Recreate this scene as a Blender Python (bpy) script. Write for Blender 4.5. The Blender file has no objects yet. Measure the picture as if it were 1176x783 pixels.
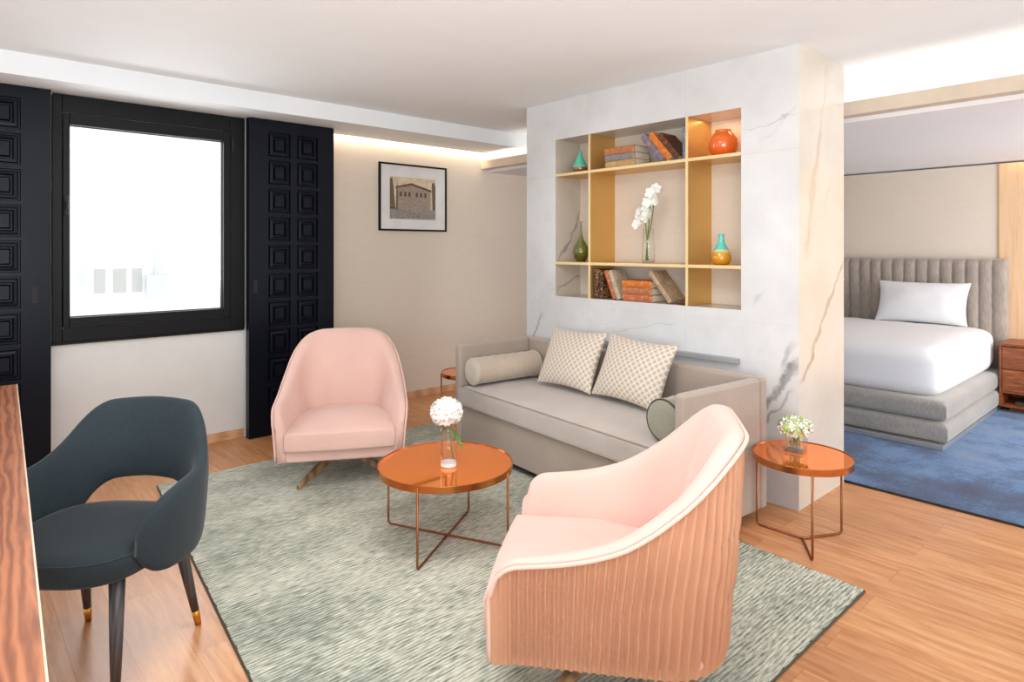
import bpy, bmesh, math, random
from mathutils import Vector, Matrix, noise
random.seed(7)
C = bpy.context.scene.collection
PI = math.pi
R = math.radians

# ------------------------------------------------------------ camera, world, lights
scn = bpy.context.scene
cam_d = bpy.data.cameras.new('camera'); cam = bpy.data.objects.new('camera', cam_d); C.objects.link(cam)
cam.location = (0, 0, 1.45)
cam.rotation_euler = (R(90), 0, R(47.9 - 90))
cam_d.sensor_width = 36; cam_d.lens = 727 / 1176 * 36; cam_d.shift_y = -(391.5 - 285) / 1176
cam_d.clip_start = 0.05; cam_d.clip_end = 200
scn.camera = cam
scn.view_settings.view_transform = 'Standard'; scn.view_settings.look = 'None'
scn.view_settings.gamma = 1; scn.view_settings.use_curve_mapping = False
scn.view_settings.exposure = 0.23
w = bpy.data.worlds.new('sky'); scn.world = w; w.use_nodes = True
w.node_tree.nodes['Background'].inputs[0].default_value = (0.91, 0.965, 1.0, 1)
w.node_tree.nodes['Background'].inputs[1].default_value = 1.2

def area(name, loc, rot, sx, sy, power, col=(1, 1, 1), spread=None):
    l = bpy.data.lights.new(name, 'AREA'); l.shape = 'RECTANGLE'; l.size = sx; l.size_y = sy
    l.energy = power; l.color = col
    if spread: l.spread = spread
    o = bpy.data.objects.new(name, l); C.objects.link(o); o.location = loc; o.rotation_euler = rot
    return o
WARM = (1.0, 0.80, 0.58)
# daylight through the window, three added fill lamps out of view, LED strips of the coves
area('window_daylight', (1.1, 5.6, 1.9), (R(-80), 0, 0), 1.6, 1.6, 40, (0.95, 0.98, 1.0))
area('overhead_fill', (1.25, 1.80, 2.565), (0, 0, 0), 0.9, 0.7, 23, (1.0, 0.985, 0.96))  # added overhead lamp out of view, brightens the far walls
area('bedroom_fill', (6.0, -1.3, 1.3), (R(90), 0, R(-22)), 2.0, 1.8, 58, (0.98, 0.99, 1.0))  # added unseen area lamp to brighten the bedroom wall and soffit
area('uplight_fill', (-0.4, -0.5, 1.3), (R(180 - 25), 0, R(-45)), 2.0, 2.0, 118, (0.93, 0.97, 1.0))  # added lamp behind the viewer, aimed up to lift the ceiling
area('light_shelf_strip', (4.33, 2.0, 2.335), (PI, 0, 0), 0.03, 6.2, 4.5, (1.0, 0.95, 0.88))
area('panel_cove_strip', (7.33, 0.6, 2.262), (0, 0, 0), 0.03, 1.4, 6, (1.0, 0.66, 0.34))
area('wall_wash_strip', (3.4, 5.172, 2.50), (0, 0, 0), 1.9, 0.03, 4, (1.0, 0.82, 0.62))
area('niche_strip', (3.70, 2.06, 2.278), (0, 0, 0), 0.02, 0.30, 0.35, (1.0, 0.62, 0.30))

# ------------------------------------------------------------ materials
def lin(c):
    return tuple(((x / 255) / 12.92 if x / 255 <= 0.04045 else ((x / 255 + 0.055) / 1.055) ** 2.4) for x in c) + (1,)
class NT:
    def __init__(s, name):
        m = bpy.data.materials.new(name); m.use_nodes = True; s.m = m; s.t = m.node_tree; s.b = s.t.nodes['Principled BSDF']
    def n(s, typ, ins=None, **kw):
        x = s.t.nodes.new('ShaderNode' + typ)
        for k, v in kw.items(): setattr(x, k, v)
        for k, v in (ins or {}).items():
            if isinstance(v, bpy.types.NodeSocket): s.t.links.new(v, x.inputs[k])
            else: x.inputs[k].default_value = v
        return x
    def math(s, op, a, b=None, c=None, clamp=False):
        ins = {0: a}
        if b is not None: ins[1] = b
        if c is not None: ins[2] = c
        return s.n('Math', ins, operation=op, use_clamp=clamp).outputs[0]
    def coord(s, kind='Object', scale=(1, 1, 1), rot=(0, 0, 0)):
        c = s.n('TexCoord').outputs[kind]
        return s.n('Mapping', {'Vector': c, 'Scale': scale, 'Rotation': rot}).outputs[0]
    def noise(s, vec, scale=5, detail=3, rough=.5, out=0):
        return s.n('TexNoise', {'Vector': vec, 'Scale': scale, 'Detail': detail, 'Roughness': rough}).outputs[out]
    def ramp(s, fac, stops):
        r = s.n('ValToRGB', {'Fac': fac}); e = r.color_ramp.elements
        while len(e) < len(stops): e.new(.5)
        for el, (p, c) in zip(e, stops): el.position = p; el.color = c if len(c) == 4 else lin(c)
        return r.outputs[0]
    def mix(s, f, a, b, blend='MIX'):
        x = s.n('Mix', data_type='RGBA', blend_type=blend)
        for i, v in ((0, f), (6, a), (7, b)):
            if isinstance(v, bpy.types.NodeSocket): s.t.links.new(v, x.inputs[i])
            else: x.inputs[i].default_value = v
        return x.outputs[2]
    def maprange(s, v, a, b, c=0., d=1., smooth=False):
        return s.n('MapRange', {0: v, 1: a, 2: b, 3: c, 4: d}, interpolation_type='SMOOTHSTEP' if smooth else 'LINEAR').outputs[0]
    def set(s, **kw):
        for k, v in kw.items():
            k = k.replace('_', ' ')
            if isinstance(v, bpy.types.NodeSocket): s.t.links.new(v, s.b.inputs[k])
            else: s.b.inputs[k].default_value = v
        return s
    def bump(s, h, strength=.3, dist=.01):
        b = s.n('Bump', {'Height': h, 'Strength': strength, 'Distance': dist}); s.t.links.new(b.outputs[0], s.b.inputs['Normal'])

def paint(name, c, rough=.6, metal=0., var=.03, scale=6., spec=.5):
    t = NT(name); v = t.noise(t.coord(), scale, 3)
    c = lin(c)
    lo = tuple(x * (1 - var * 2) for x in c[:3]) + (1,); hi = tuple(min(1, x * (1 + var * 2)) for x in c[:3]) + (1,)
    t.set(Base_Color=t.ramp(v, [(.3, lo), (.7, hi)]), Roughness=rough, Metallic=metal, Specular_IOR_Level=spec)
    return t.m
def fabric(name, c, var=.08, weave=260., bump=.25, sheen=.3, stretch=(1, 1, 1), big=3., rough=.9):
    t = NT(name); co = t.coord(); c = lin(c)
    f = t.noise(t.coord(scale=stretch), weave, 2); g = t.noise(co, big, 3)
    k = t.math('ADD', t.math('MULTIPLY', f, .6), t.math('MULTIPLY', g, .4))
    lo = tuple(x * (1 - var * 3) for x in c[:3]) + (1,); hi = tuple(min(1, x * (1 + var * 3)) for x in c[:3]) + (1,)
    t.set(Base_Color=t.ramp(k, [(.3, lo), (.7, hi)]), Roughness=rough, Sheen_Weight=sheen, Sheen_Roughness=.4, Specular_IOR_Level=.2)
    t.bump(f, bump, .002)
    return t.m
def wood(name, dark, light, scale=(3, 3, 30), wave=3., rough=.4, dist=3.):
    t = NT(name); co = t.coord(scale=scale)
    wv = t.n('TexWave', {'Vector': co, 'Scale': wave, 'Distortion': dist, 'Detail': 3., 'Detail Scale': 1.5}, wave_type='BANDS').outputs[0]
    f = t.noise(co, 6, 5, .6)
    k = t.math('ADD', t.math('MULTIPLY', wv, .45), t.math('MULTIPLY', f, .55))
    t.set(Base_Color=t.ramp(k, [(.2, dark), (.75, light)]), Roughness=rough)
    t.bump(k, .08, .002)
    return t.m
def clear_glass(name, tint=(1, 1, 1, 1), refl=.9):
    t = NT(name); t.t.nodes.remove(t.b)
    tr = t.n('BsdfTransparent', {'Color': tint}); gl = t.n('BsdfGlossy', {'Roughness': .03})
    fc = t.n('LayerWeight', {'Blend': .5}).outputs['Facing']; fr = t.math('ADD', t.math('MULTIPLY', t.math('POWER', fc, 3.5), .75), .035)
    mx = t.n('MixShader', {0: t.math('MULTIPLY', fr, refl)})
    t.t.links.new(tr.outputs[0], mx.inputs[1]); t.t.links.new(gl.outputs[0], mx.inputs[2])
    t.t.links.new(mx.outputs[0], t.t.nodes['Material Output'].inputs[0])
    return t.m

M = {}
M['ceiling'] = paint('ceiling_white', (240, 244, 246), .8, var=.005)
M['white_wall'] = paint('wall_white', (226, 225, 222), .8, var=.01)
M['soffit'] = paint('soffit_white', (240, 240, 242), .8, var=.005)
def wallpaper():
    t = NT('beige_wallpaper')
    f = t.noise(t.coord(scale=(6, 6, 260)), 2, 4, .7); g = t.noise(t.coord(), 1.5, 2)
    k = t.math('ADD', t.math('MULTIPLY', f, .8), t.math('MULTIPLY', g, .2))
    t.set(Base_Color=t.ramp(k, [(.3, (217, 203, 187)), (.7, (234, 222, 207))]), Roughness=.75); t.bump(f, .15, .002)
    return t.m
M['wallpaper'] = wallpaper()
def floor_mat():
    t = NT('oak_planks')
    co = t.n('TexCoord').outputs['Object']
    sep = t.n('SeparateXYZ', {0: co}); v = t.n('CombineXYZ', {0: sep.outputs[1], 1: sep.outputs[0], 2: 0.}).outputs[0]
    br = t.n('TexBrick', {'Vector': v, 'Scale': 1., 'Mortar Size': .0012, 'Mortar Smooth': .3, 'Brick Width': 1.5, 'Row Height': .17,
                          'Color1': (0, 0, 0, 1), 'Color2': (1, 1, 1, 1), 'Mortar': (.5, .5, .5, 1), 'Bias': 0.}, offset=.37, offset_frequency=2)
    wn = t.n('Vector Math'.replace(' ', ''), {0: t.n('Mapping', {'Vector': v, 'Scale': (1.6, 15, 1)}).outputs[0]}, operation='ADD')
    sh = t.n('VectorMath', {0: br.outputs[0]}, operation='SCALE'); sh.inputs['Scale'].default_value = 7.3
    t.t.links.new(sh.outputs[0], wn.inputs[1])
    g = t.noise(wn.outputs[0], 2.2, 6, .62); kn = t.noise(t.n('Mapping', {'Vector': v, 'Scale': (2.2, 6, 1)}).outputs[0], 3.0, 2)
    base = t.ramp(g, [(.25, (170, 106, 62)), (.5, (210, 150, 100)), (.78, (232, 184, 140))])
    tone = t.mix(t.math('MULTIPLY', br.outputs[0], .42), base, lin((176, 116, 78)), 'MIX')
    knot = t.maprange(kn, .70, .80, 0, .55)
    c = t.mix(knot, tone, lin((120, 70, 42)))
    c = t.mix(t.math('MULTIPLY', br.outputs['Fac'], .45), c, lin((110, 66, 42)))
    t.set(Base_Color=c, Roughness=t.maprange(g, .2, .8, .28, .42), Specular_IOR_Level=.5); t.bump(g, .06, .003)
    return t.m
M['floor'] = floor_mat()

def marble(name, axis, base_lo, base_hi, veins, joints):
    """veins: (p0,z0,p1,z1,width,strength,colour); axis 1 = Y across, 0 = X across"""
    t = NT(name); co = t.n('TexCoord').outputs['Object']; sep = t.n('SeparateXYZ', {0: co})
    p, z = sep.outputs[axis], sep.outputs[2]
    n1 = t.noise(co, 2.2, 4, .55); n2 = t.noise(co, 9, 4, .6); n3 = t.noise(co, 1.3, 2)
    col = t.ramp(n1, [(.3, base_lo), (.65, base_hi)])
    # fine random veins
    nn = t.noise(co, 3.1, 5, .6)
    thin = t.maprange(t.math('ABSOLUTE', t.math('SUBTRACT', nn, .5)), 0., .012, 1., 0.)
    gate = t.maprange(n3, .53, .66)
    col = t.mix(t.math('MULTIPLY', t.math('MULTIPLY', thin, gate), .16), col, lin((150, 145, 142)))
    for (p0, z0, p1, z1, wd, st, vc) in veins:
        L = math.hypot(p1 - p0, z1 - z0); dx, dz = (p1 - p0) / L, (z1 - z0) / L; nx, nz = -dz, dx
        a = t.math('ADD', t.math('MULTIPLY', t.math('SUBTRACT', p, p0), nx), t.math('MULTIPLY', t.math('SUBTRACT', z, z0), nz))
        wob = t.math('MULTIPLY', t.math('SUBTRACT', n2, .5), .10)
        wob2 = t.math('MULTIPLY', t.math('SUBTRACT', n1, .5), .14)
        d = t.math('ABSOLUTE', t.math('ADD', t.math('ADD', a, wob), wob2))
        m = t.maprange(d, wd * .2, wd, 1., 0., True)
        al = t.math('ADD', t.math('MULTIPLY', t.math('SUBTRACT', p, p0), dx), t.math('MULTIPLY', t.math('SUBTRACT', z, z0), dz))
        e = t.math('MULTIPLY', t.maprange(al, -.02, .06), t.maprange(al, L - .06, L + .02, 1., 0.))
        m = t.math('MULTIPLY', t.math('MULTIPLY', m, e), t.maprange(n2, .25, .6, st * .45, st))
        col = t.mix(m, col, lin(vc))
    for (kind, at, wd, st, vc) in joints:
        d = t.math('ABSOLUTE', t.math('SUBTRACT', z if kind == 'z' else p, at))
        col = t.mix(t.maprange(d, wd * .5, wd, st, 0.), col, lin(vc))
    t.set(Base_Color=col, Roughness=.22, Specular_IOR_Level=.45)
    return t.m
GREY = (128, 124, 122); BR = (176, 150, 126)
M['marble_front'] = marble('marble_front', 1, (208, 207, 206), (224, 224, 224), [
    (1.98, .22, 1.50, .83, .030, .85, GREY), (1.90, .22, 1.56, .66, .014, .6, GREY), (1.60, .74, 1.54, .92, .03, .5, (150, 148, 150)),
    (3.70, .62, 3.55, .95, .016, .6, GREY), (3.45, 1.13, 3.15, 1.30, .008, .4, GREY), (1.86, 2.13, 1.53, 2.20, .006, .35, GREY),
    (1.80, 1.12, 1.74, 1.20, .02, .35, GREY), (1.75, 2.05, 1.53, 2.25, .005, .4, (170, 168, 170)), (2.9, .86, 2.3, .98, .006, .3, GREY)],
    [('z', 2.003, .0025, .4, (206, 172, 150)), ('p', 3.055, .0018, .2, (150, 145, 140)), ('p', 2.245, .0018, .2, (150, 145, 140)), ('z', 1.02, .0016, .15, (150, 145, 140))])
M['marble_side'] = marble('marble_side', 0, (212, 200, 184), (224, 215, 202), [
    (3.52, .70, 4.16, 1.37, .022, .85, (186, 156, 128)), (3.60, 1.40, 3.80, 2.16, .04, .5, (200, 176, 146)), (3.66, 1.7, 3.90, 2.56, .03, .4, (206, 184, 156)),
    (3.85, 2.3, 4.12, 2.36, .008, .3, BR), (3.75, 1.5, 3.98, 1.9, .006, .4, BR), (3.62, .2, 3.95, .6, .006, .25, BR)], [])
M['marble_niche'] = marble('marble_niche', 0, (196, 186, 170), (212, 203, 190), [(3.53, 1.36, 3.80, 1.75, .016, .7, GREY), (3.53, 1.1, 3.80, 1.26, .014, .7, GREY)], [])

M['gold'] = paint('brushed_gold', (220, 178, 108), .36, .7, .01, 8)
M['gold_edge'] = paint('pale_gold', (240, 214, 160), .4, .35, .02)
M['copper'] = paint('copper_tube', (152, 96, 62), .28, .9, .03)
M['copper_top'] = paint('copper_mirror', (255, 140, 44), .035, .72, .0)
M['copper_rim'] = paint('copper_rim', (206, 128, 72), .2, .95, .02)
M['black_frame'] = paint('black_aluminium', (15, 15, 17), .42, .0, .05, spec=.22)
M['navy'] = paint('navy_lacquer', (9, 14, 26), .34, .0, .06, spec=.2)
M['seal'] = paint('black_rubber', (12, 12, 13), .6)
M['pink'] = fabric('pink_velvet', (222, 184, 172), .03, 420, .12, .3)
M['peach'] = fabric('peach_velvet', (198, 147, 116), .03, 420, .12, .25)
M['pink_piping'] = fabric('pink_piping', (228, 190, 174), .02, 300, .1, .2)
def linen():
    t = NT('taupe_linen'); co = t.coord()
    f = t.noise(co, 300, 2); g = t.noise(co, 4, 3)
    st = t.n('TexWave', {'Vector': t.coord(rot=(0, 0, 0)), 'Scale': 46., 'Distortion': .25, 'Detail': 1.}, wave_type='BANDS', bands_direction='Y').outputs[0]
    k = t.math('ADD', t.math('ADD', t.math('MULTIPLY', f, .4), t.math('MULTIPLY', g, .35)), t.math('MULTIPLY', st, .25))
    t.set(Base_Color=t.ramp(k, [(.25, (172, 160, 151)), (.75, (206, 195, 187))]), Roughness=.85, Sheen_Weight=.3, Specular_IOR_Level=.2)
    t.bump(f, .2, .002); return t.m
M['linen'] = linen()
M['linen_plain'] = fabric('taupe_fabric', (172, 157, 145), .05, 260, .2, .35)
M['sage'] = fabric('grey_green_velvet', (150, 146, 130), .06, 200, .2, .6)
M['ribbed'] = fabric('beige_ribbed_velvet', (196, 180, 162), .06, 60, .5, .6, (1, 14, 1))
M['dark_cord'] = paint('dark_piping', (70, 62, 56), .8)
def lattice():
    t = NT('lattice_fabric'); uv = t.n('TexCoord').outputs['UV']
    s = t.n('SeparateXYZ', {0: t.n('Mapping', {'Vector': uv, 'Scale': (12.5, 9.6, 1), 'Rotation': (0, 0, 0)}).outputs[0]})
    rings = None
    for ox, oy in ((0, 0), (.5, .5)):
        a = t.math('SUBTRACT', t.math('FRACT', t.math('ADD', s.outputs[0], ox)), .5)
        b = t.math('SUBTRACT', t.math('FRACT', t.math('ADD', s.outputs[1], oy)), .5)
        r = t.math('SQRT', t.math('ADD', t.math('MULTIPLY', a, a), t.math('MULTIPLY', b, b)))
        m = t.maprange(t.math('ABSOLUTE', t.math('SUBTRACT', r, .44)), .035, .06, 1., 0.)
        rings = m if rings is None else t.math('MAXIMUM', rings, m)
    f = t.noise(t.coord(), 300, 2)
    base = t.mix(f, lin((178, 156, 136)), lin((204, 186, 164)))
    t.set(Base_Color=t.mix(rings, base, lin((228, 220, 208))), Roughness=.7, Sheen_Weight=.3); t.bump(rings, .2, .003)
    return t.m
M['lattice'] = lattice()
M['teal'] = fabric('slate_teal_fabric', (47, 56, 61), .10, 320, .35, .15)
M['dark_leg'] = wood('dark_stained_wood', (50, 46, 47), (80, 74, 74), (8, 8, 1), 3, .4)
M['brass'] = paint('brass_tip', (214, 150, 60), .3, .9)
M['oak_leg'] = wood('walnut_leg', (104, 76, 48), (164, 130, 92), (3, 3, 12), 2, .4)
M['walnut'] = wood('walnut_top', (124, 70, 46), (180, 114, 76), (6, .9, 1), 2.4, .38, 8.)
M['edge_band'] = paint('pale_edge_band', (214, 190, 166), .5)
M['walnut_night'] = wood('walnut_drawers', (122, 60, 28), (178, 100, 52), (1, 2.5, 14), 2., .4)
M['oak_panel'] = wood('oak_panel', (212, 168, 124), (232, 196, 156), (8, 8, .5), 3, .5)
M['baseboard'] = wood('oak_baseboard', (196, 146, 104), (224, 180, 140), (1, 1, 14), 2, .5)
M['lip'] = paint('light_shelf_lip', (214, 198, 178), .6)
M['white_linen'] = fabric('white_bedlinen', (238, 238, 240), .01, 200, .08, .1)
M['bed_grey'] = fabric('grey_velvet', (162, 157, 151), .07, 90, .3, .6, (1, 1, .35))
M['headboard'] = fabric('taupe_velvet', (166, 154, 144), .08, 80, .3, .6, (1, 1, .2))
M['silver'] = paint('silver_plinth', (200, 198, 196), .3, .7)
M['paper'] = paint('book_pages', (226, 212, 186), .8, var=.05, scale=60)
M['mat'] = paint('picture_mat', (232, 232, 230), .7)
M['petal'] = paint('white_petal', (246, 244, 236), .6, var=.02)
M['green'] = paint('leaf_green', (96, 138, 62), .5, var=.15, scale=30)
M['pale_green'] = paint('pale_green_petal', (186, 204, 120), .6, var=.08, scale=40)
M['clear'] = clear_glass('clear_glass')
M['pane'] = clear_glass('window_glass', (1, 1, 1, 1), .3)
M['thick_base'] = clear_glass('glass_base', (.86, .88, .88, 1), 1.)
M['plaster_out'] = paint('sunlit_render', (250, 250, 250), .9, var=.0)
M['out_window'] = paint('distant_window', (204, 201, 196), .5, var=.02)
M['out_pale'] = paint('distant_pale_grey', (226, 228, 230), .8, var=.03)  # light grey of the far pale window, tower and annex
def rug_mat():
    t = NT('green_grey_rug')
    a = t.noise(t.coord(scale=(14, 110, 1)), 1., 3, .65); b = t.noise(t.coord(scale=(22, 260, 1)), 1., 2); g = t.noise(t.coord(scale=(1, 2, 1)), 1.6, 3)
    k = t.math('ADD', t.math('ADD', t.math('MULTIPLY', a, .75), t.math('MULTIPLY', b, .45)), t.math('MULTIPLY', t.math('SUBTRACT', g, .5), .35))
    yy = t.n('SeparateXYZ', {0: t.n('TexCoord').outputs['Object']}).outputs[1]
    k = t.math('ADD', k, t.math('MULTIPLY', t.math('SINE', t.math('MULTIPLY', yy, 2 * PI / .016)), .055))
    t.set(Base_Color=t.ramp(k, [(.42, (100, 108, 98)), (.54, (148, 154, 140)), (.63, (188, 189, 172)), (.75, (220, 218, 202))]), Roughness=.95, Specular_IOR_Level=.1, Sheen_Weight=.15)
    t.bump(k, .6, .006); return t.m
M['rug'] = rug_mat()
M['rug_edge'] = paint('rug_binding', (78, 76, 64), .9)
def blue_rug():
    t = NT('blue_rug'); a = t.noise(t.coord(scale=(1.2, 1, 1)), 1.4, 4, .65); f = t.noise(t.coord(), 60, 3, .7)
    k = t.math('ADD', t.math('MULTIPLY', a, .75), t.math('MULTIPLY', f, .25))
    t.set(Base_Color=t.ramp(k, [(.34, (50, 58, 86)), (.47, (60, 84, 122)), (.56, (84, 122, 168)), (.66, (116, 130, 156))]), Roughness=.95, Specular_IOR_Level=.1, Sheen_Weight=.2)
    t.bump(f, .5, .005); return t.m
M['blue_rug'] = blue_rug()
def glossy(name, stops, rough=.12, axis_scale=(1, 1, 1), z0=0., z1=.2, trans=0.):
    t = NT(name); z = t.n('SeparateXYZ', {0: t.n('TexCoord').outputs['Object']}).outputs[2]
    wz = t.math('ADD', z, t.math('MULTIPLY', t.math('SUBTRACT', t.noise(t.coord(), 25, 2), .5), .012))
    t.set(Base_Color=t.ramp(t.maprange(wz, z0, z1), stops), Roughness=rough, Coat_Weight=.6, Transmission_Weight=trans); return t.m
M['teal_brown'] = glossy('teal_brown_glaze', [(.0, (122, 78, 42)), (.22, (140, 96, 60)), (.27, (150, 200, 180)), (.32, (88, 200, 170))], z1=.17)
M['teal_amber'] = glossy('teal_amber_glass', [(.0, (200, 130, 20)), (.40, (220, 156, 30)), (.46, (210, 215, 170)), (.52, (96, 206, 190))], z1=.19)
M['orange'] = glossy('orange_glaze', [(.0, (222, 92, 28)), (1., (236, 118, 48))], z1=.17)
M['olive'] = glossy('olive_glass', [(.0, (70, 74, 20)), (.25, (120, 122, 40)), (.6, (150, 152, 84)), (1., (160, 158, 110))], .05, z1=.30, trans=.45)
def book_mat(name, c, trim, freq=60., amt=.5):
    t = NT(name); co = t.coord(scale=(1, 1, 1))
    v = t.n('TexVoronoi', {'Vector': co, 'Scale': freq}).outputs[0]; n_ = t.noise(co, 14, 4, .7)
    m = t.math('MULTIPLY', t.maprange(v, .30, .36, 1., 0.), t.maprange(n_, .42, .55, 0., amt))
    base = t.mix(t.maprange(n_, .35, .7), lin(tuple(x * .82 for x in c)), lin(c))
    t.set(Base_Color=t.mix(m, base, lin(trim)), Roughness=.5); return t.m

# ------------------------------------------------------------ object helpers
def obj(name, bm, mat, parent=None, smooth=False, bevel=0., seg=2, sub=0, mats=None):
    me = bpy.data.meshes.new(name); bm.normal_update(); bm.to_mesh(me)
    for m_ in (mats or [mat]): me.materials.append(m_)
    if smooth or bevel:
        for p in me.polygons: p.use_smooth = True
    o = bpy.data.objects.new(name, me); C.objects.link(o)
    if bevel:
        b = o.modifiers.new('bevel', 'BEVEL'); b.width = bevel; b.segments = seg; b.limit_method = 'ANGLE'; b.harden_normals = True
    if sub:
        s = o.modifiers.new('sub', 'SUBSURF'); s.levels = sub; s.render_levels = sub
    if parent is not None: o.parent = parent
    return o
def thing(name, label, cat, loc=(0, 0, 0), rz=0., group=None):
    o = bpy.data.objects.new(name, None); C.objects.link(o); o.empty_display_size = .1
    o.location = loc; o.rotation_euler = (0, 0, rz); o['label'] = label; o['category'] = cat
    if group: o['group'] = group
    return o
def tag(o, label, cat, group=None):
    o['label'] = label; o['category'] = cat
    if group: o['group'] = group
    return o
def struct(o, label=None):
    o['kind'] = 'structure'
    if label: o['label'] = label
    return o
def dup(root, loc, rz, label, group=None, offs=None):
    r = root.copy(); C.objects.link(r); r.location = loc; r.rotation_euler = (0, 0, rz); r['label'] = label
    if group: r['group'] = group
    for ch in list(root.children):
        c = ch.copy(); C.objects.link(c); c.parent = r
        for g in ch.children:
            d = g.copy(); C.objects.link(d); d.parent = c
    return r
def box(bm, x0, x1, y0, y1, z0, z1, rot=None, mi=0):
    vs = [Vector((x, y, z)) for x in (x0, x1) for y in (y0, y1) for z in (z0, z1)]
    if rot is not None: vs = [rot @ v for v in vs]
    v = [bm.verts.new(p) for p in vs]
    for f in ((0, 1, 3, 2), (4, 6, 7, 5), (0, 4, 5, 1), (2, 3, 7, 6), (0, 2, 6, 4), (1, 5, 7, 3)):
        fc = bm.faces.new([v[i] for i in f]); fc.material_index = mi
    return bm
def B(*a, **k): return box(bmesh.new(), *a, **k)
def lathe(bm, prof, n=32, cap=True, c=(0, 0, 0), M_=None):
    rings = []
    for r, z in prof:
        ring = []
        for i in range(n):
            a = 2 * PI * i / n; p = Vector((c[0] + r * math.cos(a), c[1] + r * math.sin(a), c[2] + z))
            ring.append(bm.verts.new(M_ @ p if M_ is not None else p))
        rings.append(ring)
    for a, b in zip(rings, rings[1:]):
        for i in range(n): bm.faces.new((a[i], a[(i + 1) % n], b[(i + 1) % n], b[i]))
    if cap:
        bm.faces.new(rings[0][::-1]); bm.faces.new(rings[-1])
    return bm
def tube(bm, pts, r, n=10, closed=False, r_end=None):
    pts = [Vector(p) for p in pts]; rings = []; up = Vector((0, 0, 1)); m = len(pts)
    prev = None
    for i, p in enumerate(pts):
        if closed: d = pts[(i + 1) % m] - pts[i - 1]
        else: d = pts[min(i + 1, m - 1)] - pts[max(i - 1, 0)]
        d.normalize()
        if prev is None:
            a = d.cross(up) if abs(d.dot(up)) < .95 else d.cross(Vector((1, 0, 0)))
        else: a = prev - d * prev.dot(d)
        a.normalize(); prev = a; b = d.cross(a)
        rr = r if r_end is None else r + (r_end - r) * i / (m - 1)
        rings.append([bm.verts.new(p + (a * math.cos(2 * PI * k / n) + b * math.sin(2 * PI * k / n)) * rr) for k in range(n)])
    for i in range(m if closed else m - 1):
        a, b = rings[i], rings[(i + 1) % m]
        for k in range(n): bm.faces.new((a[k], a[(k + 1) % n], b[(k + 1) % n], b[k]))
    if not closed: bm.faces.new(rings[0][::-1]); bm.faces.new(rings[-1])
    return bm
def rod_path(pts, rad=.02, seg=5):
    """round the corners of a polyline"""
    pts = [Vector(p) for p in pts]; out = [pts[0]]
    for a, b, c in zip(pts, pts[1:], pts[2:]):
        u = (a - b).normalized(); v = (c - b).normalized(); p0 = b + u * rad; p1 = b + v * rad
        for k in range(seg + 1):
            t = k / seg; out.append(p0 * (1 - t) ** 2 + b * 2 * t * (1 - t) + p1 * t * t)
    out.append(pts[-1]); return out
def soft(xf, yf, nx=28, ny=28, T=.1, crown=0., p=8, pe=6., z=0., pinch=0., wr=0., seed=0., bottom_flat=.6, h0=0.):
    """soft block. xf(u,v), yf(u,v) give the plan for u,v in -1..1; thickness falls at the rim"""
    bm = bmesh.new(); uvl = bm.loops.layers.uv.new('UVMap')
    def sp(i, n):
        t = -1 + 2 * i / n; return math.copysign(1 - (1 - abs(t)) ** 2.0, t)
    def h(u, v):
        a = max(0, 1 - abs(u) ** pe); b = max(0, 1 - abs(v) ** pe); return h0 + (1 - h0) * (a * b) ** (1 / 2.2)
    us = [sp(i, nx) for i in range(nx + 1)]; vs = [sp(j, ny) for j in range(ny + 1)]
    def mk(side):
        g = []
        for u in us:
            row = []
            for v in vs:
                k = h(u, v); cr = crown * (1 - u * u) * (1 - v * v)
                pu = u * (1 - pinch * (1 - abs(v) ** 2) * abs(u) ** 3); pv = v * (1 - pinch * (1 - abs(u) ** 2) * abs(v) ** 3)
                x, y = xf(pu, pv), yf(pu, pv)
                zz = side * T * k + (cr if side > 0 else -cr * (1 - bottom_flat))
                if wr and side > 0: zz += wr * k * noise.noise(Vector((x * 7 + seed, y * 7, seed)))
                row.append(bm.verts.new((x, y, z + zz)))
            g.append(row)
        return g
    top, bot = mk(1), mk(-1)
    for i in range(nx):
        for j in range(ny):
            f = bm.faces.new((top[i][j], top[i + 1][j], top[i + 1][j + 1], top[i][j + 1]))
            for l, (a, b) in zip(f.loops, ((i, j), (i + 1, j), (i + 1, j + 1), (i, j + 1))): l[uvl].uv = (us[a] * .5 + .5, vs[b] * .5 + .5)
            f = bm.faces.new((bot[i][j], bot[i][j + 1], bot[i + 1][j + 1], bot[i + 1][j]))
            for l, (a, b) in zip(f.loops, ((i, j), (i, j + 1), (i + 1, j + 1), (i + 1, j))): l[uvl].uv = (us[a] * .5 + .5, vs[b] * .5 + .5)
    if h0 > 0:
        rim = [(i, 0) for i in range(nx)] + [(nx, j) for j in range(ny)] + [(i, ny) for i in range(nx, 0, -1)] + [(0, j) for j in range(ny, 0, -1)]
        K = 3; cols = []
        for (i, j) in rim:
            a, b = bot[i][j], top[i][j]; cols.append([a] + [bm.verts.new(a.co.lerp(b.co, k / K)) for k in range(1, K)] + [b])
        n = len(rim)
        for q in range(n):
            A_, B_ = cols[q], cols[(q + 1) % n]
            for k in range(K):
                f = bm.faces.new((A_[k], B_[k], B_[k + 1], A_[k + 1]))
                for l in f.loops: l[uvl].uv = (.5, .5)
    bmesh.ops.remove_doubles(bm, verts=bm.verts, dist=1e-5)
    return bm
def softbox(x0, x1, y0, y1, z0, z1, crown=0., pe=12., n=24, rc=0., **k):
    cx, cy, hx, hy = (x0 + x1) / 2, (y0 + y1) / 2, (x1 - x0) / 2, (y1 - y0) / 2
    def cut(u, v):   # rounded plan corners
        return 1 - rc * (abs(u) * abs(v)) ** 8
    return soft(lambda u, v: cx + hx * u * cut(u, v), lambda u, v: cy + hy * v * cut(u, v), n, n, (z1 - z0) / 2, crown, pe=pe, z=(z0 + z1) / 2, **k)
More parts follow.
